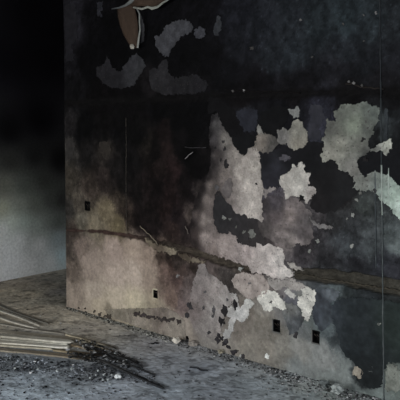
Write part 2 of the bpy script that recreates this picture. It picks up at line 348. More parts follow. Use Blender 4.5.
# the big flaked area in the middle
patch(PP, [(211,116),(218,113),(221,122),(226,131),(232,137),(233,145),(240,152),(245,156),(250,149),(256,146),(259,152),(261,165),(261,180),(264,190),(262,202),(263,222),(256,219),(247,217),(243,213),(238,214),(233,209),(230,203),(226,200),(222,195),(220,190),(215,193),(214,200),(213,213),(214,224),(217,230),(222,235),(230,232),(236,236),(238,243),(250,246),(256,248),(257,243),(265,246),(268,243),(275,246),(282,249),(285,256),(284,265),(288,268),(293,273),(292,277),(281,279),(270,276),(262,274),(251,272),(248,266),(232,261),(215,256),(202,251),(191,244),(190,232),(192,212),(199,192),(206,180),(211,165),(211,150),(209,135)],
      [(210,120,24,22,24),(209,135,22,20,21),(211,150,26,23,24),(211,160,30,27,27),(208,177,30,26,26),(202,188,28,24,24),(197,195,26,22,22),(193,205,24,20,20),(190,222,28,23,23),(190,235,30,25,25),(193,244,36,30,29),(215,125,62,60,60),(213,140,56,53,54),(215,155,62,57,56),(225,140,92,88,84),(235,155,112,106,101),(225,175,94,87,83),(240,170,134,127,121),(250,185,146,139,133),(250,208,148,141,135),(256,165,130,124,118),
       (210,185,84,77,73),(207,200,98,90,86),(196,215,62,55,53),(204,220,106,98,94),(193,235,56,48,46),(205,238,116,107,103),(222,248,130,120,116),(245,252,132,122,119),(268,252,150,142,138),(278,262,152,146,142),(255,266,136,128,124),(286,273,166,160,155),(268,272,156,148,144),(240,260,118,109,106),(215,254,100,90,86)], label='largest pale flaked patch')
patch(PP, [(292,164),(296,167),(303,161),(305,172),(310,173),(309,185),(315,188),(316,192),(311,198),(306,204),(304,197),(298,197),(290,196),(286,199),(284,190),(280,185),(280,178),(287,173),(292,170)],
      [(295,172,140,136,130),(300,188,150,146,140),(285,185,138,133,127),(312,192,130,124,120)])
patch(PP, [(296,119),(302,122),(305,128),(308,135),(307,142),(303,148),(296,150),(290,149),(286,143),(282,145),(278,142),(277,130),(282,128),(290,130),(293,122)],
      [(298,130,100,98,91),(298,143,104,100,92),(282,137,84,82,80)])
patch(PP, [(288,110),(293,108),(299,105),(300,117),(295,118),(289,114)], (92,92,90))
patch(PP, [(258,133),(268,134),(275,136),(280,143),(276,147),(272,152),(262,153),(256,150),(252,148),(256,142)], [(262,142,92,86,80),(275,145,62,60,58)])
patch(PP, [(257,125),(260,124),(262,128),(264,134),(260,136),(257,131)], (98,96,92))
patch(PP, [(279,157),(285,155),(291,157),(289,161),(280,160)], (66,64,68))
patch(PP, [(264,190),(270,187),(276,188),(275,191),(269,193),(265,199)], (104,98,96))
patch(PP, [(334,112),(338,108),(345,103),(355,104),(365,101),(371,106),(380,106),(380,112),(379,121),(375,127),(373,135),(369,142),(370,150),(366,155),(360,158),(358,163),(360,172),(366,178),(370,173),(375,171),(382,175),(388,174),(395,182),(404,187),(410,190),(410,232),(400,221),(393,212),(388,206),(383,202),(380,199),(375,192),(368,191),(360,190),(353,188),(356,183),(352,177),(348,172),(338,170),(336,160),(330,160),(323,162),(321,155),(325,145),(322,140),(326,132),(327,118),(331,122),(336,120)],
      [(345,112,84,86,80),(355,125,98,103,92),(375,112,74,78,74),(330,128,70,70,66),(340,145,106,105,97),(330,155,118,116,108),(358,145,92,92,86),(368,130,70,72,68),(355,168,96,94,90),(365,182,96,97,92),(375,185,92,96,92),(384,190,118,127,120),(395,195,132,144,134),(402,205,140,150,142),(368,155,60,60,58)], mat=M_PITTED, label='tall pale flaked patch, right')
patch('loose_flake', [(370,151),(378,145),(385,141),(392,139),(393,147),(387,155),(382,151),(374,151)], [(375,149,88,88,84),(388,147,128,128,120)], thick=0.006, curl=0.012, label='small pale flake curling off the wall')
patch(PP, [(385,108),(388,110),(388,150),(384,150),(384,130)], (40,43,45), amp=0.004)
patch(PP, [(199,266),(204,262),(209,273),(216,277),(222,283),(228,288),(229,293),(233,298),(232,304),(227,307),(225,312),(223,325),(221,333),(215,338),(203,337),(194,328),(188,312),(190,295),(194,282)],
      [(203,275,102,96,94),(200,295,104,97,95),(215,290,120,113,110),(215,310,118,113,110),(193,310,92,84,82),(205,330,108,103,100),(225,298,124,119,116)])
patch(PP, [(229,293),(236,293),(238,302),(240,308),(246,299),(252,300),(254,305),(249,310),(248,318),(243,321),(236,320),(233,328),(231,338),(224,339),(223,333),(228,328),(230,318),(226,313),(228,308),(234,306),(232,299)],
      [(232,298,126,122,119),(240,313,150,148,146),(249,304,152,150,146),(228,333,140,138,136)])
patch(PP, [(236,275),(243,272),(255,274),(262,274),(268,281),(270,288),(266,294),(258,297),(250,299),(245,296),(240,292),(234,287),(232,280)], (128,119,114), mat=M_PITTED)
patch(PP, [(257,297),(262,292),(268,290),(275,292),(282,298),(285,304),(286,309),(280,310),(275,306),(270,311),(266,312),(262,305),(258,302)], (168,165,158), amp=0.010)
patch(PP, [(285,290),(288,288),(292,291),(296,296),(294,299),(290,297),(286,294)], (158,155,150))
patch(PP, [(298,298),(303,294),(301,288),(307,287),(316,291),(316,298),(313,304),(312,312),(309,320),(304,318),(301,310),(298,305)], (164,161,154), amp=0.010)
patch(PP, [(288,262),(293,264),(299,266),(302,270),(297,270),(290,267)], (126,121,116))
patch(PP, [(268,277),(281,280),(292,278),(300,283),(308,288),(300,290),(285,287),(276,291),(270,285)], (124,119,115), mat=M_PITTED)
patch(PP, [(310,217),(316,223),(325,225),(333,226),(331,229),(320,228),(313,224)], (88,85,84))
patch(PP, [(352,373),(354,367),(358,366),(362,370),(364,376),(358,378)], (118,111,101))
patch(PP, [(367,369),(371,366),(376,370),(374,373),(370,372)], (86,88,86))
patch(PP, [(386,368),(390,363),(396,365),(398,370),(403,372),(403,390),(386,392)], (94,96,90))
for (cx, cy, r, t) in ((353,215,2.4,118),(357,200,1.5,104),(347,219,1.2,96),(352,246,2.2,116),(318,241,2.0,104),(310,251,1.8,96),(224,218,2.0,96),(230,219,1.4,90),(236,227,1.2,70),(244,232,2.2,84),(252,234,3.6,92),(240,269,2.4,120),
                       (394,342,2.0,100),(379,324,2.0,96),(361,193,1.6,80),(241,356,1.4,120),(267,357,2.6,168)):
    patch(PP, blob(cx, cy, r*0.9, r*1.1), (t, t, t-4), amp=0.004, grid=0.01)
SP = 'soot_patch'
patch(SP, [(338,334),(333,322),(332,308),(338,300),(350,297),(380,300),(412,304),(412,364),(396,362),(388,363),(384,368),(383,384),(377,389),(368,388),(361,383),(357,379),(363,376),(362,370),(356,365),(350,358),(344,353),(341,345)],
      [(350,310,34,38,40),(360,340,30,34,36),(395,330,35,41,39),(370,380,28,31,32),(336,312,44,48,52)], thick=0.004, mat=M_SOOT, label='large black glossy patch of unflaked soot', amp=0.010)
patch(SP, [(226,181),(231,178),(233,185),(232,193),(228,199),(224,195),(222,188)], (78,73,72), thick=0.0055, mat=M_SOOT)
for (cx, cy, rx, ry, t) in ((226,165,2.6,4.5,34),(216,148,1.0,1.2,30),(225,149,1.3,2,36),(221,160,1.2,1.4,30),(217,187,2.6,2.8,66),(257,184,1.0,1.0,30),(302,198,3.2,3.4,24),(224,142,1.4,1.6,40),(248,238,1,1,40),
                            (363,139,2.2,2.6,30),(366,160,3,2,30),(375,190,1.5,2,40),(271,302,1.2,1.4,50),(236,305,3.0,5.0,34),(224,311,3.2,5.5,36),(222,321,3.0,4.6,30),(228,300,1.6,2,60),(204,308,1.4,2.2,50),(214,310,1.2,4,62),(213,316,1.2,2,56),(209,333,2.4,1.6,50),(190,306,3.0,4.5,44),(187,316,2.5,3.5,46),(205,292,1,1.5,60),
                            (282,297,1.2,1.6,70),(303,317,1.4,1.2,60),(250,283,1.2,1.0,80),(296,335,2,3.5,46),(243,356,2,3,52)):
    patch(SP, blob(cx, cy, rx, ry), (t, t-2, t-1), thick=0.0052, mat=M_SOOT, amp=0.005, grid=0.01)
# crumbly black line where the skirting was torn off
rs = random.Random(4)
pl = [(136,314),(145,315.5),(153,317),(163,319),(172,320),(181,322)]
for k in range(34):
    f = k/33*(len(pl)-1); i = min(int(f), len(pl)-2); t = f-i
    x = pl[i][0]*(1-t)+pl[i+1][0]*t; y = pl[i][1]*(1-t)+pl[i+1][1]*t
    if k in (20, 21, 29): continue
    patch('skirting_glue', blob(x+rs.uniform(-.6,.6), y+rs.uniform(-1.3,1.3), rs.uniform(0.8, 2.0), rs.uniform(0.9, 2.3)), (50, 45, 44), thick=0.008, mat=M_SOOT, amp=0.006, grid=0.01)
for (x, y, r) in ((218,340,2.5),(222,338,2.2),(226,341,2.6),(229,347,2.2),(224,344,2),(233,352,2.6),(236,351,1.8),(219,336,2)):
    patch('skirting_glue', blob(x, y, r, r*0.9), (44, 42, 44), thick=0.008, mat=M_SOOT, amp=0.006, grid=0.01)

for k in range(16):
    xx = rs.uniform(78, 112); patch('skirting_glue', blob(xx, 306.5+(xx-67)*.27+rs.uniform(-3, 1), rs.uniform(.7, 1.5), rs.uniform(.6, 1.2)), (62, 57, 52), thick=0.007, mat=M_SOOT, amp=0.006, grid=0.01)
# plaster lip above the lower channel, ragged and pale where it broke
def ridge(name, pts, rad, colr, mat, parent, out=0.006, jit=0.004, label=None, plane=wall_pt, seed=1):
    """lumpy tube following points on the wall"""
    r = random.Random(seed); P = []
    for i in range(len(pts)-1):
        a = pts[i]; b = pts[i+1]; n = max(2, int(math.hypot(b[0]-a[0], b[1]-a[1])/2.0))
        for k in range(n):
            t = k/n; x, z = plane(a[0]*(1-t)+b[0]*t, a[1]*(1-t)+b[1]*t, out)
            P.append(Vector((x+r.uniform(-jit, jit), -out+r.uniform(-jit, jit)*0.6, z+r.uniform(-jit, jit))))
    x, z = plane(*pts[-1], out); P.append(Vector((x, -out, z)))
    return tube(name, P, rad, colr, mat, parent, r, label)
def tube(name, P, rad, colr, mat, parent=None, r=random, label=None, sides=7, rv=0.35):
    V = []; Fc = []; cc = []
    base = np.asarray(colr)
    for i, p in enumerate(P):
        d = (P[min(i+1, len(P)-1)]-P[max(i-1, 0)]).normalized()
        u = d.cross(Vector((0, 0, 1)));
        if u.length < 0.05: u = d.cross(Vector((0, 1, 0)))
        u.normalize(); v = d.cross(u); rr = rad*(1+r.uniform(-rv, rv))
        for k in range(sides):
            a = 2*math.pi*k/sides; V.append(p+(u*math.cos(a)+v*math.sin(a))*rr); cc.append(base*r.uniform(.7, 1.25))
    n = len(P)
    for i in range(n-1):
        for k in range(sides):
            Fc.append((i*sides+k, i*sides+(k+1) % sides, (i+1)*sides+(k+1) % sides, (i+1)*sides+k))
    Fc.append(tuple(range(sides))[::-1]); Fc.append(tuple((n-1)*sides+k for k in range(sides)))
    me = mesh(name, V, Fc, cc, True); bm = bmesh.new(); bm.from_mesh(me); bmesh.ops.recalc_face_normals(bm, faces=bm.faces); bm.to_mesh(me); bm.free()
    return tag(link(name, me, mat, parent), label)
patch('channel_lip', [(145,238),(152,241),(158,245),(167,246),(178,251),(176,255),(165,252),(156,250),(149,244)], [(148,241,96,88,76),(160,248,70,62,54),(172,251,100,92,80)], amp=0.012, thick=0.010, curl=0.012, mat=M_RUBBLE, label='broken pale lip of the lower channel')
patch('channel_lip', [(179,252),(190,256),(206,261),(203,264),(190,261),(180,257)], [(182,254,66,58,50),(200,262,90,82,72)], amp=0.012, thick=0.008, curl=0.01, mat=M_RUBBLE, label='broken pale lip of the lower channel')
patch('skirting_scar', [(104,309.5),(125,308.5),(165,307.5),(175,312),(185,321),(186,340),(170,337),(140,327),(112,317)], [(115,313,104,98,88),(140,312,100,94,84),(160,313,92,84,78),(140,322,112,105,97),(175,325,118,111,103)], amp=0.005, thick=0.0025, mat=M_PLASTER, label='rougher duller strip where the skirting was')
ridge('channel_lip', [(292,273),(310,276),(330,280),(352,283),(375,287),(408,292)], 0.005, alb((56, 52, 45)), M_RUBBLE, wall, seed=4, out=-0.008)
ridge('channel_lip', [(345,84),(352,84),(360,87),(372,88),(384,89)], 0.005, alb((32, 28, 26)), M_RUBBLE, wall, seed=6, out=-0.002)
ridge('channel_lip', [(225,90),(240,91),(262,92),(300,93)], 0.004, alb((20, 16, 16)), M_RUBBLE, wall, seed=6, out=-0.002)
for (x, y, r, t) in ((233,91,1.2,56),(244,90.5,1.2,110),(349,82,1.3,80),(354,83,1.6,84),(362,85,1.2,60),(301,20,1.1,80),(364,15,1.1,74),(376,13,1.3,90),(343,24,.9,60),(364,41,1,70),(312,57,1,60),(252,48,2.0,48),(178,276,1.6,104)):
    patch('paint_chip', blob(x, y, r), (t, t-2, t-3), amp=0.002, grid=0.01, thick=0.004)
# upright metal bead and the shallow seam beside it
def upright(name, px, y0, y1, rad, c, seed, out=0.002, label=None):
    r = random.Random(seed); x, _ = wall_pt(px, 200); z1 = wall_pt(px, y0)[1]; z0 = max(0.0, wall_pt(px, y1)[1]); n = int((z1-z0)/0.03)
    P = [Vector((x+r.uniform(-.001, .001), -out, z0+(z1-z0)*k/n)) for k in range(n+1)]
    return tube(name, P, rad, alb(c), M_RUBBLE, wall, r, label)
upright('corner_bead', 382, -20, 98, 0.0045, (36, 38, 40), 1)
upright('corner_bead', 382, 165, 215, 0.004, (126, 132, 126), 2, label='pale upright plaster bead')
upright('corner_bead', 382, 215, 400, 0.004, (66, 70, 70), 5)
upright('corner_bead', 389, 168, 205, 0.003, (136, 142, 136), 6)
upright('corner_bead', 382, 98, 165, 0.0045, (42, 45, 46), 3)
upright('plaster_seam', 375.5, 170, 268, 0.003, (58, 62, 64), 4)

# ------------------------------------------------------------------ wall boxes
BOX = [('burnt-out wall box in the sooted upper left of the long wall, its edges broken', 0), ('small empty wall box with a pale rim, low on the pale wall', 1),
       ('left of the two empty wall boxes under the flaked patches', 2), ('right of the two empty wall boxes, beside the black soot patch', 3)]
for lab, i in BOX:
    x0, x1, z0, z1 = HRECT[i]; cx = (x0+x1)/2; cz = (z0+z1)/2; hw = (x1-x0)/2; hh = (z1-z0)/2
    t = empty('wall_box', (cx, 0.03, z0)); tag(t, lab, 'wall box', 'empty wall boxes')
    def P(name, boxes, mat, colr=None, label=None):
        V, Fc = box_mesh(boxes); V = [(a, b-0.03, c+hh) for (a, b, c) in V]
        me = mesh(name, V, Fc, np.tile(alb(colr), (len(V), 1)) if colr else None); return tag(link(name, me, mat, t), label)
    w_ = 0.0035
    P('box_back', [(-hw, hw, 0.038, 0.041, -hh, hh)], M_METAL)
    P('box_side', [(-hw, -hw+w_, 0.0, 0.038, -hh, hh), (hw-w_, hw, 0.0, 0.038, -hh, hh), (-hw, hw, 0.0, 0.038, hh-w_, hh), (-hw, hw, 0.0, 0.038, -hh, -hh+w_)], M_METAL)
    if i != 0:
        rc = (150, 142, 124) if i == 1 else (82, 81, 79)
        P('rim', [(-hw-.006, -hw, -0.006, 0.004, -hh-.005, hh+.005)], M_RUBBLE, rc, 'pale crumbled rim')
        P('rim', [(-hw-.004, hw+.004, -0.006, 0.004, -hh-.008, -hh)], M_RUBBLE, rc, 'pale crumbled rim')
        if i == 1: P('rim', [(-hw, hw, -0.006, 0.004, hh, hh+.012)], M_RUBBLE, rc, 'pale crumbled rim')
    r = random.Random(i)
    for k in range(2):
        xx = (-0.4+0.8*k)*hw
        Pn = [Vector((xx, 0.01, -hh*0.5+hh)), Vector((xx+.004, -0.02, hh*0.1+hh)), Vector((xx-.003, -0.03, hh*0.45+hh))]
        tube('wire', Pn, 0.0018, alb((60, 54, 50)), M_RUBBLE, t, r)
# the gnawed hole at the foot of the wall and its crumbs are part of the wall mesh

# ------------------------------------------------------------------ hanging sheet of paint, wires
def sheet(name, L, Rr, out0, out1, tone0, tone1, parent, bow=0.02, mat=M_PAPER, label=None):
    """strip between two traced edges, standing off the wall, curved across"""
    n = len(L); m = 7; V = []; cc = []
    for i in range(n):
        oo = out0*(1-i/(n-1))+out1*i/(n-1); a = wall_pt(*L[i], oo); b = wall_pt(*Rr[i], oo)
        for k in range(m):
            t = k/(m-1); s = i/(n-1)
            V.append((a[0]*(1-t)+b[0]*t, -(out0*(1-s)+out1*s)-bow*math.sin(math.pi*t)-0.004*noise.noise(Vector((i*1.3, k*.9, 2))), a[1]*(1-t)+b[1]*t))
            c = alb(tone0)*(1-s)+alb(tone1)*s; cc.append(c*(0.85+0.3*random.random()))
    Fc = [(i*m+k, (i+1)*m+k, (i+1)*m+k+1, i*m+k+1) for i in range(n-1) for k in range(m-1)]
    me = mesh(name, V, Fc, cc, True); o = tag(link(name, me, mat, parent), label)
    sm = o.modifiers.new('thickness', 'SOLIDIFY'); sm.thickness = 0.003; sm.offset = 0
    return o
x, z = wall_pt(130, 6)
t = empty('hanging_paint_sheet', (x, -0.03, z)); tag(t, 'torn brown sheet of paint hanging at the top of the black wall', 'peeled paint')
def rel(o): o.location = -Vector((x, -0.03, z)); return o
rel(sheet('flap', [(130,2),(117,9),(118,17),(120,25),(123,33),(127,41),(131,47)], [(136,2),(135,9),(137,17),(138,25),(138,33),(138,41),(137,48)], 0.03, 0.05, (46, 37, 31), (52, 42, 35), t, 0.015))
rel(sheet('flap', [(133,8),(142,6),(150,8),(157,6),(164,2),(172,-4)], [(126,-8),(136,-10),(146,-12),(154,-14),(160,-16),(166,-18)], 0.04, 0.05, (50, 40, 33), (46, 37, 31), t, 0.015))
rel(sheet('curled_edge', [(136,8),(139,14),(139,22),(139.5,30),(138,38),(137,48)], [(137,7),(140.3,14),(140.3,22),(140.8,30),(139.5,38),(138.4,48)], 0.06, 0.065, (80, 82, 80), (108, 108, 104), t, 0.004, label='pale curled edge of the sheet'))
rel(sheet('curled_edge', [(112,9.5),(120,8.5),(127,6),(132,3),(137,-3)], [(112,8.2),(119,7),(125,4.5),(130,0),(133,-5)], 0.04, 0.06, (52, 54, 56), (84, 86, 84), t, 0.004, label='pale curled edge of the sheet'))
rel(sheet('curled_edge', [(133,8),(142,10),(148,8),(152,10),(158,8),(164,3),(169,0)], [(134,6.5),(142,8),(148,6),(152,7),(157,6),(163,1.5),(168,-1)], 0.06, 0.065, (112, 112, 106), (96, 98, 92), t, 0.004, label='pale curled edge of the sheet'))
rel(sheet('torn_tip', [(130,45),(130,47),(131,49)], [(133,44),(134.5,46.5),(134,49)], 0.07, 0.07, (120, 116, 108), (120, 116, 108), t, 0.006))

def wire(pts, rad, c, label, group=None, name='wire', out=0.01, jit=0.002, seed=1, cat='wire'):
    o = ridge(name, pts, rad, alb(c), M_RUBBLE, None, out=out, jit=jit, seed=seed); tag(o, label, cat, group); return o
wire([(126,118),(126.2,150),(126,190),(126.4,215),(127,235),(131,240)], 0.0022, (56, 52, 48), 'thin pale wire running straight down the brown stained wall', out=0.005, seed=11)
wire([(140,226),(145,231),(151,236),(156,242),(158,245)], 0.003, (104, 96, 84), 'stub of bent wire sticking out where the lower channel begins', out=0.03, jit=0.004, seed=12)
wire([(185,159),(189,155),(193,152)], 0.003, (96, 92, 92), 'short slanting bare wire on the black part of the wall', out=0.02, seed=13)
wire([(185,147),(192,148),(206,147.5)], 0.0022, (52, 50, 52), 'short level wire on the black part of the wall above the slanting one', out=0.012, seed=14)
wire([(185,226),(187,230),(188,234)], 0.003, (86, 80, 74), 'tiny bent wire above the broken lip of the lower channel', out=0.02, seed=15)

# ------------------------------------------------------------------ far wall, other walls, floor, ceiling
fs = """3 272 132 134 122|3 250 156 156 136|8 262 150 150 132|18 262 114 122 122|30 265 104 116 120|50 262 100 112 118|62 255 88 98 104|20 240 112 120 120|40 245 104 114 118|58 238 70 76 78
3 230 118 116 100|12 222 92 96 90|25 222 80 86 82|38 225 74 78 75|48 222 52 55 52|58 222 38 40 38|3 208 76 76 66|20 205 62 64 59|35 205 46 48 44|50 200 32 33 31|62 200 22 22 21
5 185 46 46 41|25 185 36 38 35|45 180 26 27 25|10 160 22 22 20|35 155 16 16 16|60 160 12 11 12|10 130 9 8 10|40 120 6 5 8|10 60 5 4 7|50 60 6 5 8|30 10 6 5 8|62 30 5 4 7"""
fsam = []  # diagonal shade and warm glow are painted in along with the soot
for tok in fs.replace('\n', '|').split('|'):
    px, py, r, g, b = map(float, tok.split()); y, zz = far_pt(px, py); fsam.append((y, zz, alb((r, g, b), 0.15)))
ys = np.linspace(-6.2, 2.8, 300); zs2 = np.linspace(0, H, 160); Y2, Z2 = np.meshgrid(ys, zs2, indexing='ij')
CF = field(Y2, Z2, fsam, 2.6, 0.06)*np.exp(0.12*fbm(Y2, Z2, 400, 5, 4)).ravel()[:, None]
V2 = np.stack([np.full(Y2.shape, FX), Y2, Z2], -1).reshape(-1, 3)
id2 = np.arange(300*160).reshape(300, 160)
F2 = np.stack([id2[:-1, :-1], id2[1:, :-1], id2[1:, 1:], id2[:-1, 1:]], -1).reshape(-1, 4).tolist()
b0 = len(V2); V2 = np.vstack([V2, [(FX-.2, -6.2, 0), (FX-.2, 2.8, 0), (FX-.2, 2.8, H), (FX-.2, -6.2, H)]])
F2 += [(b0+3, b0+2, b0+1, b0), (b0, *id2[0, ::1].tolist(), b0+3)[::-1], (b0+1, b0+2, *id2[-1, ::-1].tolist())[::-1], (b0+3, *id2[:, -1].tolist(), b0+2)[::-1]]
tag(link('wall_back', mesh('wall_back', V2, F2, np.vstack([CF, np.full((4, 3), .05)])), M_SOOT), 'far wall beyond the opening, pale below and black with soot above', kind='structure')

def shell(name, boxes, mat):
    V, Fc = box_mesh(boxes); o = link(name, mesh(name, V, Fc), mat); o['kind'] = 'structure'; return o
def wall_with_windows(name, along, pos, thick, span, wins, zlo=0.9, zhi=2.2):
    segs = []; p = span[0]
    for (a, b) in wins: segs += [(p, a, 0, H), (a, b, 0, zlo), (a, b, zhi, H)]; p = b
    segs.append((p, span[1], 0, H))
    bx = [(s[0], s[1], pos, pos+thick, s[2], s[3]) if along == 'x' else (pos, pos+thick, s[0], s[1], s[2], s[3]) for s in segs]
    return shell(name, bx, M_ROOM)
wall_with_windows('wall_left', 'x', -6.4, 0.2, (FX, 8.0), [(-1.1, 0.0), (0.8, 2.4), (4.8, 6.4)])  # leftmost opening is added for the extra lamp
wall_with_windows('wall_near', 'y', 8.0, 0.2, (-6.4, 2.8), [(-3.2, -1.6)])
shell('wall_passage', [(FX, 8.0, 2.6, 2.8, 0, H)], M_ROOM)
shell('ceiling', [(FX-.2, 8.2, -6.4, 2.8, H, H+.15)], M_CEIL)
def win(n, along, pos, a, b):
    bars = [(a, b, .9, .95), (a, b, 2.15, 2.2), (a, a+.05, .9, 2.2), (b-.05, b, .9, 2.2), ((a+b)/2-.02, (a+b)/2+.02, .9, 2.2)]
    bx = [(s[0], s[1], pos, pos+.05, s[2], s[3]) if along == 'x' else (pos, pos+.05, s[0], s[1], s[2], s[3]) for s in bars]
    shell('window_%d' % n, bx, M_FRAME)
win(1, 'x', -6.27, 0.8, 2.4); win(2, 'x', -6.27, 4.8, 6.4); win(3, 'y', 8.05, -3.2, -1.6); win(4, 'x', -6.27, -1.1, 0.0)  # window four is added, unseen, to go with the extra lamp

# floor: fine where it is seen, plain beyond
ff = """5 290 84 78 68|20 285 74 68 60|30 295 84 78 68|45 285 68 64 58|55 280 62 60 56|62 292 62 60 58|55 300 70 67 61|30 310 96 90 80|60 320 96 92 84|90 330 98 95 90|110 345 96 95 92|130 350 92 93 94
150 345 90 90 92|170 360 88 91 95|140 375 84 87 92|170 390 88 93 98|200 370 88 92 98|220 390 88 92 97|250 385 86 91 95|280 390 86 91 94|310 395 86 91 92|260 372 90 93 95|200 352 88 89 90|110 390 100 105 111|60 395 104 111 118|20 395 104 111 118|30 380 94 100 106|70 375 78 82 86|40 362 66 70 74|90 370 66 68 70|10 350 70 72 74
80 340 84 80 72|5 320 90 85 76|300 388 104 106 104|330 395 100 103 100"""
fl = []; EF = 0.205
for tok in ff.replace('\n', '|').split('|'):
    px, py, r, g, b = map(float, tok.split()); q = floor_pt(px, py); fl.append((q[0], q[1], alb((r, g, b), EF if py > 325 else 0.17)))
gx1 = np.linspace(-1.42, 3.6, 420); gy1 = np.linspace(-2.0, 2.6, 380); GX, GY = np.meshgrid(gx1, gy1, indexing='ij')
CFl = field(GX, GY, fl, 2.8, 0.06)*np.exp(0.30*fbm(GX, GY, 500, 9, 5)+0.35*fbm(GX, GY, 510, 40, 3)).ravel()[:, None]
sc_ = fbm(GX, GY, 540, 11, 6, .7).ravel(); CFl *= np.where(sc_ < -0.24, 0.5, 1.0)[:, None]*np.where(sc_ > 0.3, 1.15, 1.0)[:, None]
GZ = fbm(GX, GY, 520, 6, 4)*0.006+fbm(GX, GY, 530, 40, 2)*0.003
edge = np.minimum.reduce([GX+1.42, 3.6-GX, GY+2.0, 2.6-GY]); GZ = np.where(edge < 0.02, 0, GZ)
V3 = np.stack([GX, GY, GZ], -1).reshape(-1, 3); id3 = np.arange(420*380).reshape(420, 380)
F3 = np.stack([id3[:-1, :-1], id3[1:, :-1], id3[1:, 1:], id3[:-1, 1:]], -1).reshape(-1, 4).tolist()
b0 = len(V3); V3 = np.vstack([V3, [(FX, -6.4, 0), (8.0, -6.4, 0), (8.0, 2.6, 0), (FX, -2, 0), (3.6, -2, 0), (8, -2, 0), (3.6, 2.6, 0)]])
F3 += [(b0, b0+1, b0+5, b0+4, b0+3), (b0+4, b0+5, b0+2, b0+6)]
tag(link('floor', mesh('floor', V3, F3, np.vstack([CFl, np.full((7, 3), .3)])), M_FLOOR), 'grey concrete floor under ash', kind='structure')

# ------------------------------------------------------------------ debris
ICO_V = None
bm = bmesh.new(); bmesh.ops.create_icosphere(bm, subdivisions=1, radius=1.0)
ICO_V = np.array([v.co[:] for v in bm.verts]); ICO_F = np.array([[v.index for v in f.verts] for f in bm.faces]); bm.free()
class Heap:
    def __init__(s): s.V = []; s.F = []; s.C = []; s.n = 0
    def add(s, p, size, colr, flat=0.6, rnd=rng):
        sc = size*np.array([rnd.uniform(.6, 1.3), rnd.uniform(.6, 1.3), flat*rnd.uniform(.6, 1.2)])
        v = ICO_V*rnd.uniform(.65, 1.2, (12, 1))*sc; a = rnd.uniform(0, 6.28); c, q = math.cos(a), math.sin(a)
        v = np.stack([v[:, 0]*c-v[:, 1]*q, v[:, 0]*q+v[:, 1]*c, v[:, 2]], 1)+np.array(p)
        s.V.append(v); s.F.append(ICO_F+s.n); s.n += 12; s.C.append(np.tile(np.asarray(colr), (12, 1)))
    def build(s, name, mat, parent=None):
        return link(name, mesh(name, np.vstack(s.V), np.vstack(s.F), np.vstack(s.C)), mat, parent)
def foot(px):                       # a point at the foot of the wall for a picture column
    return wall_pt(px, 300)[0]
# crumbs along the foot of the wall
h = Heap()
for k in range(2600):
    x_ = rng.uniform(0.0, 3.3); d_ = abs(rng.normal(0, 0.055))+0.004
    if x_ < 0.9: d_ *= 0.55
    if 1.4 < x_ < 2.4 : d_ *= 1.1
    if x_ > 2.4: d_ *= 1.7
    c_ = rng.random(); t_ = 38+25*rng.random() if c_ < 0.5 else (95+35*rng.random() if c_ < 0.92 else 145+25*rng.random())
    s_ = 0.003+0.006*rng.random()**2+(0.002 if x_ > 2.3 else 0)
    h.add((x_, -d_-s_*0.5, s_*0.3), s_, alb((t_, t_, t_*(1.0 if x_ > 1.4 else .95))))
tag(h.build('rubble', M_RUBBLE), 'line of black and pale crumbs along the foot of the long wall', 'rubble', kind='stuff')
# heap of ash and cinders in front of the boards
h = Heap()
def inpoly(n, poly, fn):
    P = [Vector(p) for p in poly]; xs_ = [p.x for p in P]; ys_ = [p.y for p in P]; k = 0
    while k < n:
        x_ = rng.uniform(min(xs_), max(xs_)); y_ = rng.uniform(min(ys_), max(ys_))
        if inside(x_, y_, P): fn(x_, y_); k += 1
def ash(px, py):
    c_ = rng.random(); t_ = rng.uniform(22, 52) if c_ < 0.5 else (rng.uniform(80, 125) if c_ < 0.96 else rng.uniform(140, 170))
    if vnoise(px*1.0, py*2.5, 77, 0.09) < -0.12: t_ = min(t_, 60)
    t_ *= 1.18
    s_ = 0.003+0.009*rng.random()**3; q = floor_pt(px, py); h.add((q[0], q[1], s_*0.35), s_, alb((t_*.97, t_*1.0, t_*1.05)), .55)
inpoly(1500, [(-40,353),(20,356),(60,361),(95,365),(125,370),(118,380),(90,384),(60,376),(20,372),(-40,368)], ash)
inpoly(500, [(94,357),(104,354),(150,372),(160,386),(120,382),(90,372)], ash)
inpoly(260, [(-40,370),(60,372),(130,388),(120,399),(-40,399)], ash)
def char(px, py):
    t_ = rng.uniform(24, 60) if rng.random() < .8 else rng.uniform(90, 130)
    s_ = 0.004+0.012*rng.random()**2; q = floor_pt(px, py); h.add((q[0], q[1], s_*0.35+0.02*(px < 95)*rng.random()), s_, alb((t_, t_, t_)), .6)
inpoly(420, [(74,341),(92,343),(118,352),(140,363),(128,368),(104,360),(80,349)], char)
inpoly(160, [(66,352),(98,357),(104,366),(70,360)], char)
tag(h.build('ash_heap', M_RUBBLE), 'low heap of black cinders and pale ash spilling below the burnt boards', 'ash', kind='stuff')
# crumbs scattered over the open floor
h = Heap()
def scat(px, py):
    t_ = rng.uniform(24, 60) if rng.random() < 0.75 else rng.uniform(110, 160)
    s_ = 0.003+0.009*rng.random()**4; q = floor_pt(px, py)
    if q[1] < -0.02: h.add((q[0], q[1], s_*0.4), s_, alb((t_*.98, t_, t_*1.03)), .4)
inpoly(700, [(70,308),(345,400),(20,402),(-30,402),(-30,300)], scat)
tag(h.build('floor_crumbs', M_RUBBLE), 'sparse dark crumbs scattered over the open floor', 'debris', kind='stuff')

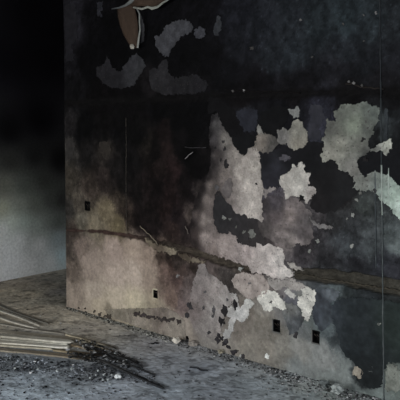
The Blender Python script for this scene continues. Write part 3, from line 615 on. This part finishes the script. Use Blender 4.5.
def chunk(name, px, py, size, tone, label, cat='rubble', group=None, flat=.7, seed=1):
    r2 = np.random.default_rng(seed); bm = bmesh.new(); bmesh.ops.create_icosphere(bm, subdivisions=2, radius=1.0)
    sc = size*np.array([r2.uniform(.8, 1.25), r2.uniform(.8, 1.2), flat])
    zm = 0
    for v in bm.verts:
        n_ = noise.noise(v.co*1.6+Vector((seed*3.1, 0, 0)))*0.8+noise.noise(v.co*4+Vector((0, seed, 0)))*0.35
        v.co = Vector([v.co[i]*(1+n_)*sc[i] for i in range(3)])
    zm = min(v.co.z for v in bm.verts)
    for v in bm.verts: v.co.z -= zm
    me = bpy.data.meshes.new(name); bm.to_mesh(me); bm.free()
    cc = np.tile(alb(tone), (len(me.vertices), 1))*r2.uniform(.8, 1.15, (len(me.vertices), 1)); paint(me, cc)
    o = link(name, me, M_RUBBLE); q = floor_pt(px, py); o.location = (q[0], min(q[1], -size*1.1), 0.0)
    return tag(o, label, cat, group)
chunk('plaster_lump', 118, 378.5, 0.022, (176, 178, 178), 'largest white plaster lump on the cinders beyond the board ends', seed=3)
chunk('plaster_lump', 176, 343.5, 0.028, (168, 162, 152), 'pale plaster lump left of the small hole at the foot of the wall', seed=4)
chunk('plaster_lump', 193, 346, 0.030, (122, 116, 110), 'grey plaster lump right of the small hole at the foot of the wall', seed=5)
chunk('plaster_lump', 337, 394, 0.034, (128, 132, 130), 'pale grey lump of plaster at the bottom of the picture near the black soot patch', seed=6)
chunk('plaster_lump', 325, 388, 0.028, (82, 86, 86), 'grey lump of plaster second from the right at the foot of the wall', seed=7)
chunk('plaster_lump', 223, 352.5, 0.02, (132, 126, 112), 'buff plaster lump at the wall foot below the curled white patch', seed=8)
LG = 'white crumbs among the cinders'
for i, (px, py, s) in enumerate(((72,370,.013),(57,372,.011),(98,372,.011),(104,376,.010),(108,381,.011),(112,376,.010),(103,381,.010),(120,369,.009),(96,376,.009),(110,385,.010),(118,362,.009),(38,370,.009),(15,369,.010),(90,379,.009),(126,361,.008),(115,354,.008))):
    chunk('plaster_crumb', px, py, s*.85, (140, 144, 144), 'small white crumb of plaster among the black cinders', group=LG, seed=30+i)

def plank(name, p0, p1, width, thick, c0, c1, label, cat='board', h0=0.0, h1=0.0, seed=1, group=None, char=0.0, bend=0.012):
    """a split board lying between two picture points, h = height of its underside"""
    r = random.Random(seed); A = Vector(floor_pt(*p0, h0+thick)); B = Vector(floor_pt(*p1, h1+thick)); A.z = h0; B.z = h1
    n = max(8, int((B-A).length/0.05)); d = (B-A); dl = d.normalized(); s = Vector((-dl.y, dl.x, 0)).normalized()
    V = []; Fc = []; cc = []; m = 6
    for i in range(n+1):
        t = i/n; c = A.lerp(B, t)+s*bend*noise.noise(Vector((t*2.2, seed, 0)))*2; wl = width/2
        taper = 1.0 if t < 0.93 else 1-(t-0.93)/0.07*0.45
        for (k, (a, b)) in enumerate(((-1, 0), (-1, 1), (-.35, 1), (.3, 1), (1, 1), (1, 0))):
            j = 0.10*noise.noise(Vector((t*9, k*3.1, seed)))
            q = c+s*(a*wl*taper*(1+j))+Vector((0, 0, b*thick*(1+(0.25 if k in (2,) else 0)*noise.noise(Vector((t*5, k, seed))))))
            if i == n: q = q+dl*r.uniform(-.03, .03)
            if i == 0: q = q+dl*r.uniform(-.03, .03)
            V.append(q)
            f = t**1.2
            colr = alb(c0)*(1-f)+alb(c1)*f
            if char and t > 1-char: colr = colr*(0.25 if r.random() < .7 else .6)
            cc.append(colr*math.exp(0.35*noise.noise(Vector((t*3, k*2.3, seed*1.7)))))
    for i in range(n):
        for k in range(m):
            Fc.append((i*m+k, (i+1)*m+k, (i+1)*m+(k+1) % m, i*m+(k+1) % m))
    Fc.append(tuple(range(m))); Fc.append(tuple(n*m+k for k in range(m))[::-1])
    me = mesh(name, [v-A for v in V], Fc, cc); bm = bmesh.new(); bm.from_mesh(me); bmesh.ops.recalc_face_normals(bm, faces=bm.faces); bm.to_mesh(me); bm.free()
    o = link(name, me, M_WOOD); o.location = A
    return tag(o, label, cat, group)
G = 'burnt boards on the floor'
plank('lath', (-30,294), (47,323), 0.020, 0.010, (92,90,84), (84,82,76), 'farthest of the thin laths fanned out at the left', 'lath', 0, 0, 1, G)
plank('lath', (-30,299), (41,325), 0.024, 0.012, (134,132,124), (128,124,116), 'pale thin lath, middle of the three farthest laths at the left', 'lath', 0, 0, 2, G)
plank('lath', (-30,307), (35,327.5), 0.026, 0.012, (142,139,130), (134,130,122), 'pale thin lath nearest the wide boards, fanned out from them', 'lath', 0, 0, 3, G)
plank('lath', (-30,319), (62,333), 0.022, 0.010, (104,101,94), (96,92,85), 'dull lath lying just behind the wide pale boards', 'lath', 0, 0, 4, G)
plank('board', (-40,326.5), (74,338.5), 0.060, 0.012, (136,131,120), (120,114,102), 'buff board, farthest of the wide boards in the bundle', 'board', 0, 0, 5, G)
plank('board', (-40,330.5), (71,341), 0.060, 0.014, (124,119,107), (152,149,140), 'board second from the far side of the bundle, its end pale', 'board', 0.016, 0.016, 6, G)
plank('board', (-40,334.5), (69,343.5), 0.055, 0.014, (116,110,98), (176,174,164), 'wide board with the whitest end, in the middle of the bundle', 'board', 0, 0, 7, G)
plank('board', (-40,338), (70,346.5), 0.050, 0.012, (132,126,113), (178,175,166), 'narrow board with a whitish end lying on the near side of the bundle', 'board', 0.006, 0.006, 19, G)
plank('lath', (-40,341.5), (50,348), 0.022, 0.012, (150,143,128), (130,124,110), 'bright buff lath along the near edge of the bundle', 'lath', 0.0, 0.0, 8, G)
plank('board', (-30,345.5), (92,358), 0.050, 0.012, (108,102,92), (108,98,84), 'long brown board nearest the ash heap with a charred end', 'board', 0.0, 0.0, 9, G, char=.15)
plank('board', (54,349), (100,354.5), 0.030, 0.012, (112,102,84), (70,62,54), 'short brown board under the charred laths', 'board', 0.0, 0.0, 10, G, char=.25)
plank('lath', (66,334), (118,348), 0.014, 0.009, (150,141,122), (60,56,50), 'slender buff lath pointing right with a burnt tip', 'lath', 0.0, 0.0, 11, G, char=.2)
plank('lath', (76,339.5), (113,351), 0.014, 0.009, (156,149,132), (76,68,58), 'slender pale lath just beyond the ends of the boards', 'lath', 0.0, 0.0, 12, G, char=.2)
plank('lath', (72,345), (106,352.5), 0.018, 0.010, (112,100,82), (50,46,42), 'brown lath half buried in cinders', 'lath', 0.0, 0.0, 13, G, char=.3)
plank('charred_lath', (92,347), (142,365.5), 0.012, 0.010, (44,44,44), (34,35,37), 'black charred lath, farthest of the charred ones on the right', 'lath', 0, 0, 14, G)
plank('charred_lath', (94,352), (153,373.5), 0.012, 0.010, (44,44,44), (34,35,37), 'black charred lath between the other two charred ones', 'lath', 0, 0, 15, G)
plank('charred_lath', (98,359), (165,388), 0.016, 0.012, (46,46,46), (34,36,39), 'longest black charred lath, nearest the bottom of the picture', 'lath', 0, 0, 16, G)
plank('charred_lath', (104,351), (140,362), 0.010, 0.008, (48,47,45), (40,40,42), 'thin short charred lath behind the other charred ones', 'lath', 0, 0, 20, G)
plank('charred_lath', (118,368), (150,380.5), 0.010, 0.008, (42,42,44), (36,37,40), 'thin short charred lath just behind the longest one', 'lath', 0, 0, 21, G)
plank('charred_stick', (150,343), (158,342.5), 0.012, 0.008, (40,40,40), (34,34,36), 'tiny black stick alone on the floor left of the small hole', 'stick', 0, 0, 17)
plank('charred_stick', (192,367), (208,370), 0.012, 0.008, (40,42,46), (40,42,46), 'small black stick on the open floor in front of the small hole', 'stick', 0, 0, 18)
